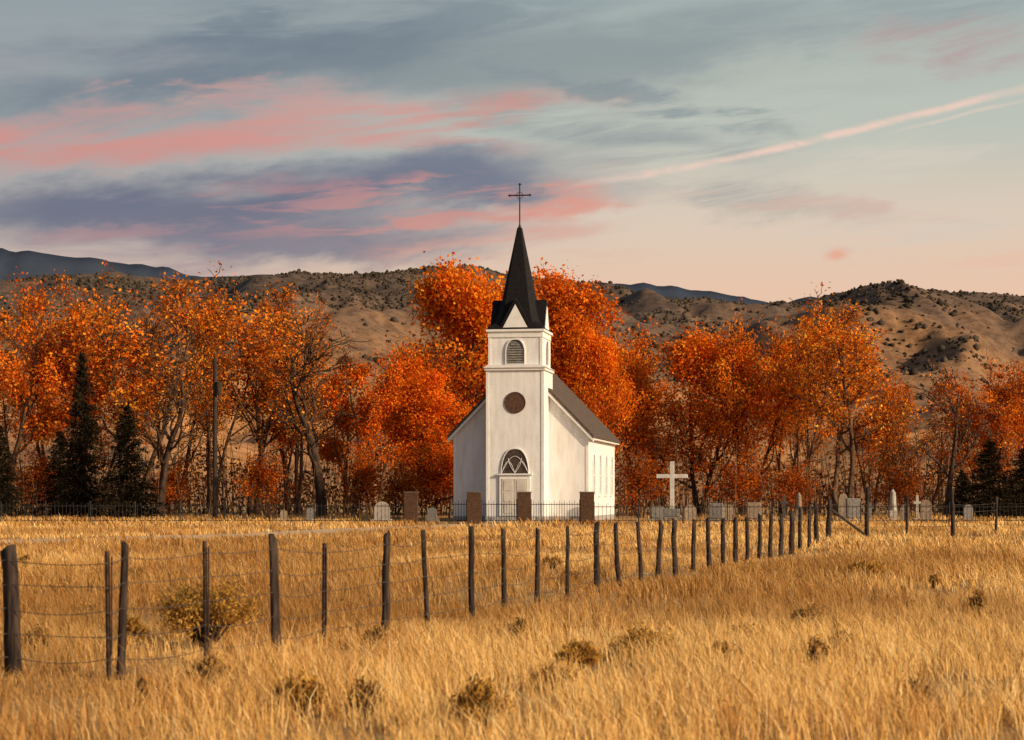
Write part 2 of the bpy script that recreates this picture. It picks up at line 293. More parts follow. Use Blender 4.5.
for i,(px,top,base,r,kd) in enumerate(PD_):
    D=EYE*F/(base-HY); x=WX(px,D); h=WZ(top,D); rs=random.Random(i)
    ln=(rs.uniform(-.04,.04),rs.uniform(-.03,.03)) if i else (-.06,0)
    z=float(ground_z(x,D)); h=h-z
    if kd=='w': post(mw,x,D,h,r,ln,i)
    else:
        tubes(ms,[(x,D,-.1)],[(x+ln[0]*h*.5,D,z+h)],[r],[r],4); tubes(ms,[(x+.03,D-.02,z+h*.2)],[(x+.03,D-.02,z+h*.96)],[.008],[.008],4)
    line.append((x,D,z,h,ln))
line.insert(0,(line[0][0]-1.3,line[0][1]-3.2,0,1.2,(0,0)))
post(mw,line[0][0],line[0][1],1.2,.06,(0,0),77)
mwr=MB()
def wires(line,hs,r):
    rs=random.Random(4); A=[];B=[]
    for a,b in zip(line[:-1],line[1:]):
        for hf in hs:
            if rs.random()<.04: continue
            pts=[]; s=rs.uniform(.0,.06); ja=rs.uniform(-.015,.015)
            for t in np.linspace(0,1,6):
                la=hf*a[3]; lb=hf*b[3]+ja*(t)
                pts.append(((a[0]+a[4][0]*la)*(1-t)+(b[0]+b[4][0]*lb)*t,(a[1])*(1-t)+b[1]*t-.06,(a[2]+la)*(1-t)+(b[2]+lb)*t-s*4*t*(1-t)))
            A+=pts[:-1];B+=pts[1:]
            if a[1]<34:
                for t in np.arange(.05,1,.09):
                    q=np.array([np.interp(t*5,range(6),[p[c] for p in pts]) for c in range(3)])
                    tubes(mwr,[q-np.array([.008,0,.014]),q-np.array([-.008,0,.014])],[q+np.array([.008,0,.014]),q+np.array([-.008,0,.014])],[.0014]*2,[.0014]*2,3)
    n=len(A); tubes(mwr,A,B,np.full(n,r),np.full(n,r),4)
wires(line,(.16,.34,.53,.72,.91),.0036)
l2=[]
for i,(px,top,base,r) in enumerate([(828,500,541,.09),(867,488,538,.085),(907,497,536,.05),(953,489,537,.075),(996,497,535,.05),(1045,495,536,.06),(1100,495,536,.06),(1160,495,536,.06)]):
    D=EYE*F/(base-HY); x=WX(px,D); z=float(ground_z(x,D)); h=WZ(top,D)-z; 
    if i: post(mw,x,D,h,r,(0.01*(-1)**i,0),200+i)
    l2.append((x,D,z,min(h,1.5),(0,0)))
wires(l2,(.3,.5,.7,.9),.006)
tubes(mw,[(l2[0][0],l2[0][1]-.05,1.25)],[(l2[1][0]-.1,l2[1][1],.15)],[.05],[.05],6)
link(bpy.data.objects.new('posts',mw.mesh('posts',[M_post],False)),fence)
link(bpy.data.objects.new('steel_posts',ms.mesh('steel_posts',[M_steel])),fence)
link(bpy.data.objects.new('wires',mwr.mesh('wires',[M_wire])),fence)
# ---------------------------------------------------------------- church
m,nt,p=newmat('white_clapboard'); N=nt.nodes;L=nt.links
tc=N.new('ShaderNodeTexCoord'); sx=N.new('ShaderNodeSeparateXYZ'); L.new(tc.outputs['Object'],sx.inputs[0])
mu=N.new('ShaderNodeMath'); mu.operation='MULTIPLY'; mu.inputs[1].default_value=1/.14; L.new(sx.outputs[2],mu.inputs[0])
fr=N.new('ShaderNodeMath'); fr.operation='FRACT'; L.new(mu.outputs[0],fr.inputs[0])
bp=N.new('ShaderNodeBump'); bp.invert=True; bp.inputs['Strength'].default_value=.6; bp.inputs['Distance'].default_value=.015; L.new(fr.outputs[0],bp.inputs['Height']); L.new(bp.outputs[0],p.inputs['Normal'])
nz=N.new('ShaderNodeTexNoise'); nz.inputs['Scale'].default_value=1.2; nz.inputs['Detail'].default_value=6; mp=N.new('ShaderNodeMapping'); mp.inputs['Scale'].default_value=(2.5,2.5,.5); L.new(tc.outputs['Object'],mp.inputs[0]); L.new(mp.outputs[0],nz.inputs[0])
cr=N.new('ShaderNodeValToRGB'); cr.color_ramp.elements[0].position=.3;cr.color_ramp.elements[0].color=(.62,.59,.56,1);cr.color_ramp.elements[1].position=.6;cr.color_ramp.elements[1].color=(.75,.73,.71,1)
L.new(nz.outputs[0],cr.inputs[0]); L.new(cr.outputs[0],p.inputs['Base Color']); p.inputs['Roughness'].default_value=.6
M_wall=m
M_trim=noisemat('white_trim',(.68,.66,.63),(.77,.75,.72),2,.5)
M_found=noisemat('stone_foundation',(.22,.2,.18),(.4,.36,.32),4,bump=.5)
M_black=noisemat('black_spire_shingle',(.006,.006,.007),(.018,.016,.016),7,.7,bump=.4,stretch=(1,1,3),spec=.08)
M_roof=noisemat('brown_roof_shingle',(.05,.037,.03),(.12,.09,.07),6,.85,bump=.5,stretch=(1,1,3))
M_glass=noisemat('dark_glass',(.03,.022,.02),(.09,.06,.05),5,.2,spec=.5)
M_pane=noisemat('pale_window_glass',(.22,.27,.33),(.34,.39,.45),2,.15,spec=.5)
M_rose=noisemat('round_shutter',(.07,.035,.025),(.12,.06,.04),6,.8)
M_louv=noisemat('louvre_grey',(.10,.095,.09),(.2,.19,.18),6,.8)
TH=R(9.6); church=empty('country_church',(.19,126,0),-TH)
def box(name,x0,x1,y0,y1,z0,z1,mat,parent,bev=0):
    bm=bmesh.new(); vs=[bm.verts.new((x,y,z)) for x in(x0,x1) for y in(y0,y1) for z in(z0,z1)]
    for f in((0,1,3,2),(4,6,7,5),(0,4,5,1),(2,3,7,6),(0,2,6,4),(1,5,7,3)): bm.faces.new([vs[i] for i in f])
    if bev: bmesh.ops.bevel(bm,geom=bm.edges[:],offset=bev,segments=1,affect='EDGES')
    bmesh.ops.recalc_face_normals(bm,faces=bm.faces[:])
    me=bpy.data.meshes.new(name); bm.to_mesh(me); bm.free(); me.materials.append(mat); return link(bpy.data.objects.new(name,me),parent)
def prism(name,prof,a0,a1,axis,mat,parent):
    f=(lambda p,a:(p[0],a,p[1])) if axis=='y' else (lambda p,a:(a,p[0],p[1]))
    bm=bmesh.new(); A=[bm.verts.new(f(p,a0)) for p in prof]; B=[bm.verts.new(f(p,a1)) for p in prof]; n=len(prof)
    bm.faces.new(A); bm.faces.new(B[::-1])
    for i in range(n): bm.faces.new((A[i],A[(i+1)%n],B[(i+1)%n],B[i]))
    bmesh.ops.recalc_face_normals(bm,faces=bm.faces[:]); me=bpy.data.meshes.new(name); bm.to_mesh(me); bm.free(); me.materials.append(mat)
    return link(bpy.data.objects.new(name,me),parent)
def gothic(w,z0,zs,zt,n=8,cx=0):
    h=w/2; pts=[(cx-h,z0),(cx+h,z0)]
    for i in range(n+1):
        t=i/n; pts.append((cx+h*math.cos(t*math.pi/2)**.75 if t<1 else cx, zs+(zt-zs)*math.sin(t*math.pi/2)**1.15))
    for i in range(n-1,-1,-1):
        t=i/n; pts.append((cx-h*math.cos(t*math.pi/2)**.75, zs+(zt-zs)*math.sin(t*math.pi/2)**1.15))
    return pts
def frame(name,prof,cx,cz,wd,a0,a1,axis,mat,parent):
    s=lambda p:(cx+(p[0]-cx)*(1+wd[0]),cz+(p[1]-cz)*(1+wd[1])); out=[s(p) for p in prof]; n=len(prof)
    f=(lambda p,a:(p[0],a,p[1])) if axis=='y' else (lambda p,a:(a,p[0],p[1]))
    bm=bmesh.new(); V4=[[bm.verts.new(f(p,a)) for p in P] for P,a in((prof,a0),(out,a0),(out,a1),(prof,a1))]
    for q in range(4):
        for i in range(n): bm.faces.new((V4[q][i],V4[q][(i+1)%n],V4[(q+1)%4][(i+1)%n],V4[(q+1)%4][i]))
    bmesh.ops.recalc_face_normals(bm,faces=bm.faces[:]); me=bpy.data.meshes.new(name); bm.to_mesh(me); bm.free(); me.materials.append(mat); return link(bpy.data.objects.new(name,me),parent)
W=4.35;Y0=2.2;Y1=16.5;EV=5.65;RG=EV+W*1.03
prism('nave_walls',[(-W,.35),(W,.35),(W,EV),(0,RG),(-W,EV)],Y0,Y1,'y',M_wall,church)
box('foundation',-W-.06,W+.06,Y0-.06,Y1+.06,-.3,.35,M_found,church)
for s,nm in((-1,'roof_left'),(1,'roof_right')):
    e=.38; prism(nm,[(0,RG+.06),(s*(W+e),EV-e+.06),(s*(W+e),EV-e+.26),(0,RG+.30)],Y0-.3,Y1+.3,'y',M_roof,church)
    prism('rake_trim',[(0.0,RG+.04),(s*(W+e+.02),EV-e+.02),(s*(W+e+.02),EV-e-.2),(0,RG-.2)],Y0-.27,Y0-.12,'y',M_trim,church)
    box('eave_fascia',*(sorted((s*(W+.05),s*(W+e-.03)))),Y0-.1,Y1+.2,EV-.40,EV-.24,M_trim,church)
    for yy in(Y0-.03,Y1-.12): box('corner_board',*(sorted((s*(W-.14),s*(W+.03)))),yy,yy+.16,.36,EV-.05,M_trim,church)
for i,yy in enumerate((4.6,7.9,11.2,14.4)):
    for s in(1,-1):
        a=s*(W+.02); b=s*(W+.1)
        pr=gothic(1.05,1.7,3.4,4.35,8,yy)
        prism('side_window_glass',pr,s*(W-.05),a,'x',M_pane,church); frame('side_window_frame',pr,yy,3.0,(.16,.08),s*(W-.02),b,'x',M_trim,church)
        box('window_mullion',*(sorted((a-.01*s,a+.04*s))),yy-.03,yy+.03,1.7,4.2,M_trim,church); box('window_rail',*(sorted((a-.01*s,a+.045*s))),yy-.5,yy+.5,2.95,3.02,M_trim,church)
# tower
T=1.82
box('tower_walls',-T,T,0,2*T,.35,9.7,M_wall,church); box('tower_foundation',-T-.06,T+.06,-.06,2*T+.05,-.3,.34,M_found,church)
for sx_ in(-1,1):
    box('tower_corner_board',*(sorted((sx_*(T-.15),sx_*(T+.03)))),-.03,.13,.36,9.55,M_trim,church)
    box('tower_corner_board',*(sorted((sx_*(T-.15),sx_*(T+.03)))),2*T-.15,2*T+.03,.36,9.55,M_trim,church)
box('tower_cornice',-T-.12,T+.12,-.12,2*T+.12,9.56,9.72,M_trim,church)
prism('tower_ledge_roof',[(-T-.2,9.72),(T+.2,9.72),(T-.1,9.9),(-T+.1,9.9)],-.2,2*T+.2,'y',M_trim,church)
B=1.70; c=T
box('belfry_walls',-B,B,c-B,c+B,9.8,11.9,M_wall,church)
for sx_ in(-1,1):
    for ys in((c-B-.03,c-B+.13),(c+B-.13,c+B+.03)): box('belfry_corner_board',*(sorted((sx_*(B-.14),sx_*(B+.03)))),*ys,9.91,11.64,M_trim,church)
box('belfry_frieze',-B-.06,B+.06,c-B-.06,c+B+.06,11.65,12.01,M_trim,church)
box('belfry_cornice',-B-.16,B+.16,c-B-.16,c+B+.16,12.01,12.15,M_trim,church)
rings=[(12.15,1.80),(12.27,1.78),(12.65,1.44),(13.2,1.24),(14.2,1.0),(16.0,.66),(17.6,.36),(18.75,.15),(18.85,.0)]
bm=bmesh.new(); prev=None
for z,h in rings:
    ch=.0 if z<12.5 else .28
    if h>0:
        q=h*(1-ch); vs=[bm.verts.new((x,c+y,z)) for x,y in((-q,-h),(q,-h),(h,-q),(h,q),(q,h),(-q,h),(-h,q),(-h,-q))] if ch else None
        if not ch: vs=[bm.verts.new((x,c+y,z)) for x,y in((-h*.97,-h),(h*.97,-h),(h,-h*.97),(h,h*.97),(h*.97,h),(-h*.97,h),(-h,h*.97),(-h,-h*.97))]
    else: vs=[bm.verts.new((0,c,z))]
    if prev:
        for i in range(8):
            if len(vs)==8: bm.faces.new((prev[i],prev[(i+1)%8],vs[(i+1)%8],vs[i]))
            else: bm.faces.new((prev[i],prev[(i+1)%8],vs[0]))
    else: bm.faces.new(vs[::-1])
    prev=vs
bmesh.ops.recalc_face_normals(bm,faces=bm.faces[:]); me=bpy.data.meshes.new('spire'); bm.to_mesh(me); bm.free(); me.materials.append(M_black); link(bpy.data.objects.new('spire',me),church)
tri=lambda h,z0,z1:[(-h,z0),(h,z0),(0,z1)]
prism('spire_gable_roof',tri(1.06,12.2,14.15),c-1.74,c+1.74,'y',M_black,church); prism('spire_gable',tri(.8,12.23,13.72),c-1.78,c+1.78,'y',M_trim,church)
tr2=lambda h,z0,z1:[(c-h,z0),(c+h,z0),(c,z1)]
prism('spire_gable_roof',tr2(1.06,12.202,14.152),-1.742,1.742,'x',M_black,church); prism('spire_gable',tr2(.8,12.232,13.722),-1.782,1.782,'x',M_trim,church)
M_iron=noisemat('dark_iron',(.02,.018,.018),(.05,.045,.04),8,.5,metal=.3)
mb=MB(); cz=20.85; tubes(mb,[(0,c,18.7),(-.66,c,cz),(0,c,18.75)],[(0,c,21.55),(.66,c,cz),(0,c,19.0)],[.045,.045,.12],[.04,.045,.045],8)
for q in [(0,c,21.55),(-.66,c,cz),(.66,c,cz)]:
    q=np.array(q); tubes(mb,[q-np.array([.0,0,.08]),q-np.array([.08,0,0])],[q+np.array([0,0,.08]),q+np.array([.08,0,0])],[.045,.045],[.045,.045],6)
for a in range(4):
    s1=(1,-1)[a%2]; s2=(1,-1)[a//2]; tubes(mb,[(s1*.05,c,cz+s2*.22)],[(s1*.22,c,cz+s2*.05)],[.018],[.018],4)
link(bpy.data.objects.new('spire_cross',mb.mesh('spire_cross',[M_iron])),church)
pr=gothic(1.15,9.98,10.75,11.5); prism('belfry_louvre',pr,c-B-.02,c-B+.1,'y',M_louv,church); frame('belfry_louvre_frame',pr,0,10.6,(.1,.08),c-B-.09,c-B,'y',M_trim,church)
for i in range(8):
    z=10.06+i*.155; hw=.5*min(1,max(.1,(11.48-z)/.62)); box('louvre_slat',-hw,hw,c-B-.07,c-B-.025,z,z+.05,M_found,church)
pr=[(y-0+c,z) for y,z in gothic(1.15,9.98,10.75,11.5)]; prism('belfry_louvre_side',pr,B-.1,B+.02,'x',M_louv,church); frame('belfry_louvre_side_frame',pr,c,10.6,(.13,.1),B,B+.09,'x',M_trim,church)
cir=[(.64*math.cos(a),7.52+.64*math.sin(a)) for a in np.linspace(0,2*math.pi,29)[:-1]]
prism('round_window',cir,-.03,.1,'y',M_rose,church); frame('round_window_frame',cir,0,7.52,(.06,.06),-.05,0,'y',M_rose,church)
pr=gothic(1.7,3.05,3.2,4.6); prism('arched_window',pr,-.03,.1,'y',M_glass,church); frame('arched_window_frame',pr,0,3.6,(.05,.07),-.08,0,'y',M_trim,church)
def arcbar(name,pts,r):
    mb=MB(); P=[(x,-.06,z) for x,z in pts]; n=len(P)-1; tubes(mb,P[:-1],P[1:],[r]*n,[r]*n,6); link(bpy.data.objects.new(name,mb.mesh(name,[M_trim])),church)
for s in(-1,1):
    arcbar('tracery',[(s*(.85-.85*t),3.1+1.05*math.sin(t*1.57)) for t in np.linspace(0,1,8)],.016)
    arcbar('tracery',[(s*(0+.42*math.sin(t*1.57)),3.08+ .95*(t)) for t in np.linspace(0,1,8)],.016)
    arcbar('tracery',[(s*(.0+.85*t),3.08+ .75*math.sin(t*3.14)) for t in np.linspace(0,1,10)],.014)
M_door=noisemat('cream_door',(.50,.45,.39),(.60,.55,.48),2,.5)
box('door_case',-.98,.98,-.1,0,.36,2.95,M_trim,church)
for s in(-1,1):
    box('door_leaf',*(sorted((s*.02,s*.8))),-.13,-.101,.4,2.72,M_door,church)
    for z0,z1 in((.55,1.15),(1.28,1.85),(1.98,2.6)): box('door_panel',*(sorted((s*.14,s*.68))),-.15,-.131,z0,z1,M_door,church)
box('door_head',-1.12,1.12,-.2,-.0,2.96,3.04,M_trim,church); box('door_step',-1.3,1.3,-1.2,-.1,-.2,.3,M_found,church,.02); box('door_step_lower',-1.6,1.6,-1.6,-1.2,-.2,.15,M_found,church,.02)
# ---------------------------------------------------------------- churchyard fence
m,nt,p=newmat('brick'); N=nt.nodes;L=nt.links; tc=N.new('ShaderNodeTexCoord'); mp=N.new('ShaderNodeMapping'); mp.inputs['Rotation'].default_value=(R(90),0,0); bk=N.new('ShaderNodeTexBrick')
bk.inputs['Color1'].default_value=(.05,.024,.013,1); bk.inputs['Color2'].default_value=(.09,.044,.024,1); bk.inputs['Mortar'].default_value=(.085,.06,.045,1); bk.inputs['Scale'].default_value=3.5; bk.inputs['Mortar Size'].default_value=.012
L.new(tc.outputs['Object'],mp.inputs[0]); L.new(mp.outputs[0],bk.inputs[0]); L.new(bk.outputs[0],p.inputs['Base Color']); M_brick=m
M_cap=noisemat('stone_cap',(.08,.06,.045),(.14,.11,.08),5)
yard=empty('churchyard_fence'); DF=118.
for px in(411,474,524,587):
    x=WX(px,DF); box('brick_pillar',x-.41,x+.41,DF-.41,DF+.41,-.1,1.82,M_brick,yard,.015); box('pillar_cap',x-.45,x+.45,DF-.45,DF+.45,1.821,1.9,M_cap,yard,.02)
mb=MB()
def iron(x0,x1,y,sp=.16,top=1.25,y1=None):
    n=int(abs(x1-x0 if y1 is None else y1-y)/sp); y1=y if y1 is None else y1
    t=np.linspace(0,1,n); X=x0+(x1-x0)*t; Yy=y+(y1-y)*t; hz=top+.12*(np.arange(n)%2)
    tubes(mb,np.stack([X,Yy,0*X],1),np.stack([X,Yy,hz],1),np.full(n,.016),np.full(n,.012),4)
    tubes(mb,[(x0,y,.2),(x0,y,top-.1)],[(x1,y1,.2),(x1,y1,top-.1)],[.022]*2,[.022]*2,4)
    m=max(2,int(n*sp/2.4)); t=np.linspace(0,1,m); X=x0+(x1-x0)*t; Yy=y+(y1-y)*t; tubes(mb,np.stack([X,Yy,0*X],1),np.stack([X,Yy,0*X+top+.2],1),np.full(m,.035),np.full(m,.035),4)
p4=[WX(px,DF) for px in(411,474,524,587)]
iron(-46,p4[0]-.42,DF,.22,1.15); iron(WX(450,DF),p4[1]-.42,DF,.14); iron(p4[1]+.42,p4[2]-.42,DF,.14); iron(p4[2]+.42,p4[3]-.42,DF,.14); iron(p4[3]+.42,52,DF,.24,1.1)
iron(-46,-46,DF,.24,1.15,150); iron(52,52,DF,.24,1.1,150)
link(bpy.data.objects.new('iron_railing',mb.mesh('iron_railing',[M_iron])),yard)
# ---------------------------------------------------------------- graves
M_g=[noisemat('granite_grey',(.12,.10,.09),(.22,.20,.18),9,.7,bump=.2),noisemat('sandstone',(.17,.115,.08),(.28,.21,.15),7,.8,bump=.2),noisemat('pale_marble',(.28,.24,.20),(.40,.35,.30),4,.6),noisemat('dark_granite',(.05,.04,.04),(.10,.085,.08),9,.4)]
def grave(px,D,w,h,kind,mi):
    e=empty('gravestone',(WX(px,D),D,0),R(random.uniform(-8,8))); mt=M_g[mi]
    box('plinth',-w*.65,w*.65,-.25,.25,-.05,.22,mt,e,.02)
    if kind=='slab': prism('slab',gothic(w,.22,h*.72,h,6),-.1,.1,'y',mt,e)
    elif kind=='round': prism('slab',[(-w/2,.22),(w/2,.22)]+[(w/2*math.cos(a),h-w/2+w/2*math.sin(a)) for a in np.linspace(0,math.pi,12)],-.1,.1,'y',mt,e)
    elif kind=='block': box('block',-w/2,w/2,-.16,.16,.221,h,mt,e,.05)
    elif kind=='obelisk':
        box('pedestal',-w*.45,w*.45,-w*.4,w*.4,.221,.7,mt,e,.02); mb=MB(); tubes(mb,[(0,0,.7),(0,0,h-.25)],[(0,0,h-.25),(0,0,h)],[w*.42,w*.3],[w*.3,.01],4); link(bpy.data.objects.new('shaft',mb.mesh('shaft',[mt])),e)
    elif kind=='cross':
        box('upright',-.09,.09,-.08,.08,.221,h,mt,e,.015); box('arm',-w/2,w/2,-.077,.077,h*.66,h*.66+.17,mt,e,.015)
for g in [(310,128,.5,.9,'slab',0),(382,124,.95,1.3,'round',2),(432,128,.6,.9,'slab',0),(657,126,.9,1.0,'block',0),(690,127,.8,1.1,'round',1),(716,124,.9,1.2,'block',0),(728,128,.8,1.1,'slab',1),(754,124,.9,1.25,'block',1),
 (784,128,.5,1.7,'cross',3),(799,133,.5,1.9,'obelisk',1),(843,128,.6,1.8,'slab',1),(853,126,.9,1.5,'block',0),(870,132,.5,1.2,'cross',0),(893,130,.6,2.1,'obelisk',2),(905,126,.6,1.1,'round',1),(917,128,.5,1.7,'cross',2),(926,126,.7,1.4,'slab',1),(968,128,.6,1.1,'slab',0),(284,131,.5,.7,'slab',1)]: grave(*g)
D=124; x=WX(672,D); e=empty('memorial_cross',(x,D,0),R(-5)); 
M_wc=noisemat('white_painted_stone',(.42,.38,.34),(.56,.52,.48),3,.6)
box('base_step',-.9,.9,-.6,.6,-.05,.35,M_g[0],e,.03); box('base_block',-.5,.5,-.4,.4,.351,.85,M_g[0],e,.03)
box('upright',-.14,.14,-.12,.12,.85,3.78,M_wc,e,.02); box('arm',-.97,.97,-.117,.117,2.74,2.99,M_wc,e,.02)
# ---------------------------------------------------------------- utility pole
D=138; e=empty('utility_pole',(WX(215,D),D,0)); mb=MB(); tubes(mb,[(0,0,-.1),(.28,-.1,8.6),(-.05,0,9.0)],[(0,0,11.1),(.28,-.1,9.5),(.3,-.1,9.0)],[.19,.22,.04],[.13,.22,.04],10)
link(bpy.data.objects.new('pole_and_transformer',mb.mesh('pole_and_transformer',[M_post])),e)
# ---------------------------------------------------------------- hills
prof=np.array([(-900,262),(-400,270),(0,281),(60,276),(130,274),(215,280),(255,276),(295,269),(340,273),(390,271),(425,270),(465,264),(500,273),(545,279),(590,281),(620,287),(680,297),(740,303),(790,300),(840,293),(880,290),(940,294),(1024,297),(1300,285),(1900,280)],float)
YR=1600.
def hill_h(X,Y):
    px=512+F*X/np.maximum(Y,200); R_=(HY-np.interp(px,prof[:,0],prof[:,1]))/F*YR
    t=np.clip((Y-330)/(YR-330),0,None); e=np.where(t<1,t**1.3,1-.35*(t-1))
    wx=X+60*fbm(X/150,Y/150,3); rid=1-np.abs(2*fbm(wx/250+3,Y/520+5,5)-1); n2=1-np.abs(2*fbm(wx/80+31,Y/150,5)-1)
    amp=np.sin(np.clip(t,0,1)*math.pi)**.8; amp2=np.clip(t*1.2,0,1)*np.where(t>1,1,1)
    z=R_*e+(rid-.78)*80*amp+(n2-.75)*34*(amp*.75+.12*amp2)+(fbm(X/40,Y/40,4)-.5)*12*np.clip(t*1.5,0,1)
    foot=40*np.exp(-((Y-900)/200)**2)*np.clip(fbm(X/210+70,Y/300+2,2)*2-.5,0,1.2)*np.clip((X+60)/350,.15,1)
    return np.maximum(z+foot,-3+0*X) -2*(t<=0)
xs=np.linspace(-1,1,560); ys=np.concatenate([np.linspace(300,1000,170),np.linspace(1005,2100,200)])
U,YY=np.meshgrid(xs,ys); XX=U*(.42*YY+150); ZZ=hill_h(XX,YY); nx=len(xs);ny=len(ys)
m,nt,p=newmat('sage_hillside'); N=nt.nodes;L=nt.links
tc=N.new('ShaderNodeTexCoord'); n1=N.new('ShaderNodeTexNoise'); n1.inputs['Scale'].default_value=.010; n1.inputs['Detail'].default_value=7; n1.inputs['Roughness'].default_value=.65; L.new(tc.outputs['Object'],n1.inputs[0])
sp=N.new('ShaderNodeSeparateXYZ'); L.new(tc.outputs['Object'],sp.inputs[0])
mr=N.new('ShaderNodeMapRange'); mr.inputs[1].default_value=22; mr.inputs[2].default_value=120; L.new(sp.outputs[2],mr.inputs[0])
ad=N.new('ShaderNodeMath'); ad.operation='MULTIPLY_ADD'; ad.inputs[1].default_value=.38; ad.inputs[2].default_value=0; L.new(mr.outputs[0],ad.inputs[0])
sb=N.new('ShaderNodeMath'); sb.operation='SUBTRACT'; L.new(n1.outputs[0],sb.inputs[0]); L.new(ad.outputs[0],sb.inputs[1])
cr=N.new('ShaderNodeValToRGB'); E=cr.color_ramp.elements; E[0].position=.05;E[0].color=(.10,.070,.052,1);E[1].position=.56;E[1].color=(.44,.215,.085,1)
q=E.new(.22);q.color=(.145,.092,.062,1); q=E.new(.38);q.color=(.25,.135,.068,1); L.new(sb.outputs[0],cr.inputs[0])
n3=N.new('ShaderNodeTexNoise'); n3.inputs['Scale'].default_value=.22; n3.inputs['Detail'].default_value=3; n3.inputs['Roughness'].default_value=.8; L.new(tc.outputs['Object'],n3.inputs[0])
c3=N.new('ShaderNodeValToRGB'); c3.color_ramp.elements[0].position=.4; c3.color_ramp.elements[0].color=(.42,.40,.36,1); c3.color_ramp.elements[1].position=.56; L.new(n3.outputs[0],c3.inputs[0])
mx=N.new('ShaderNodeMix'); mx.data_type='RGBA'; mx.blend_type='MULTIPLY'; mx.inputs[0].default_value=.7; L.new(cr.outputs[0],mx.inputs[6]); L.new(c3.outputs[0],mx.inputs[7]); L.new(mx.outputs[2],p.inputs['Base Color'])
i=(np.arange(ny-1)[:,None]*nx+np.arange(nx-1)[None]).ravel()
link(bpy.data.objects.new('hills',npmesh('hills',np.stack([XX.ravel(),YY.ravel(),ZZ.ravel()],1),np.stack([i,i+1,i+nx+1,i+nx],1),np.full(len(i),4),[m],smooth=True)))
rng=np.random.RandomState(8); n=90000; Y=np.sqrt(rng.uniform(560**2,1700**2,n)); X=rng.uniform(-1,1,n)*(.34*Y+40); Z=hill_h(X,Y)
d=fbm(X/60+9,Y/80+4,5); ok=(rng.rand(n)<np.clip((d-.42)*5,0.06,1)*np.clip((Z-18)/55,0.04,1)); X=X[ok];Y=Y[ok];Z=Z[ok]; n=len(X)
bm=bmesh.new(); bmesh.ops.create_icosphere(bm,subdivisions=1,radius=1); iv=np.array([v.co[:] for v in bm.verts]); fi=np.array([[v.index for v in f.verts] for f in bm.faces]); bm.free()
s=rng.uniform(.4,.95,n)+1.0*rng.rand(n)**6; Vv=iv[None]*rng.uniform(.6,1.35,(n,12,1))*s[:,None,None]*np.array([1.15,1.1,1.0])+np.stack([X,Y,Z+s*.3],1)[:,None]
mb=MB(); mb.add(Vv.reshape(-1,3),(fi[None]+(np.arange(n)*12)[:,None,None]).reshape(-1,3),0,np.repeat(np.array([(.058,.044,.032)])*rng.uniform(.55,1.5,n)[:,None],12,axis=0))
link(bpy.data.objects.new('juniper_scrub',mb.mesh('juniper_scrub',[leafmat('juniper_green',0,False)])))
def rng_ridge(name,D,pts,c1,c2):
    pts=np.array(pts,float); px=np.linspace(pts[0,0],pts[-1,0],420); top=np.interp(px,pts[:,0],pts[:,1]); X=(px-512)/F*D; h=(HY-top)/F*D*(1+.012*(fbm(px/14,px*0+D,4)-.5)*2)
    rows=[]; T_=np.linspace(0,1,26)
    for t in T_: rows.append(np.stack([X,D-(1-t)*D*.25+0*X,h*t**1.1+(fbm(X/(D*.03),X*0+t*6,4)-.5)*h*.16*math.sin(t*3.14)],1))
    rows.append(np.stack([X,D*1.1+0*X,0*X],1)); Vv=np.concatenate(rows); nx=len(X); i=(np.arange(len(rows)-1)[:,None]*nx+np.arange(nx-1)[None]).ravel()
    link(bpy.data.objects.new(name,npmesh(name,Vv,np.stack([i,i+1,i+nx+1,i+nx],1),np.full(len(i),4),[noisemat(name+'_forest',c1,c2,.004)],smooth=True)))
rng_ridge('distant_mountains',7000,[(-900,250),(-300,256),(0,249),(30,251),(75,257),(130,263),(165,267),(200,277),(260,275),(330,276),(450,285),(560,290),(600,282),(650,283),(700,290),(735,296),(780,304),(800,297),(900,301),(1024,300),(1500,290),(1900,285)],(.024,.034,.056),(.04,.052,.078))  # aerial haze is painted in: forest base colours shifted to blue
# ---------------------------------------------------------------- world: physical sky; clouds on a sky dome sector
wd=bpy.data.worlds.new('World'); scene.world=wd; wd.use_nodes=True; nt=wd.node_tree; N=nt.nodes; L=nt.links
bg=N['Background']; bg.inputs[1].default_value=.1
SE=R(23); SA=R(121)
sky=N.new('ShaderNodeTexSky'); sky.sky_type='NISHITA'; sky.sun_disc=False; sky.sun_elevation=SE; sky.sun_rotation=SA; sky.dust_density=3
L.new(sky.outputs[0],bg.inputs[0])
msky=bpy.data.materials.new('evening_clouds'); msky.use_nodes=True; nt=msky.node_tree; N=nt.nodes; L=nt.links; N.remove(N['Principled BSDF'])
try: msky.cycles.emission_sampling='NONE'
except Exception as ex: print(ex)
def S(inp,v):
    if isinstance(v,(int,float)): inp.default_value=v
    else: L.new(v,inp)
def mt(op,a,b=0,c=0):
    n=N.new('ShaderNodeMath'); n.operation=op; S(n.inputs[0],a); S(n.inputs[1],b); S(n.inputs[2],c); return n.outputs[0]
def mrg(v,a,b,c=0,d=1,smooth=True):
    n=N.new('ShaderNodeMapRange'); n.interpolation_type='SMOOTHSTEP' if smooth else 'LINEAR'; S(n.inputs[0],v)
    for i,q in enumerate((a,b,c,d)): n.inputs[i+1].default_value=q
    return n.outputs[0]
tc=N.new('ShaderNodeTexCoord'); vm=N.new('ShaderNodeVectorMath'); vm.operation='NORMALIZE'; L.new(tc.outputs['Object'],vm.inputs[0]); sp=N.new('ShaderNodeSeparateXYZ'); L.new(vm.outputs[0],sp.inputs[0])
u=mt('ARCTAN2',sp.outputs[0],sp.outputs[1]); v=mt('ARCSINE',sp.outputs[2])
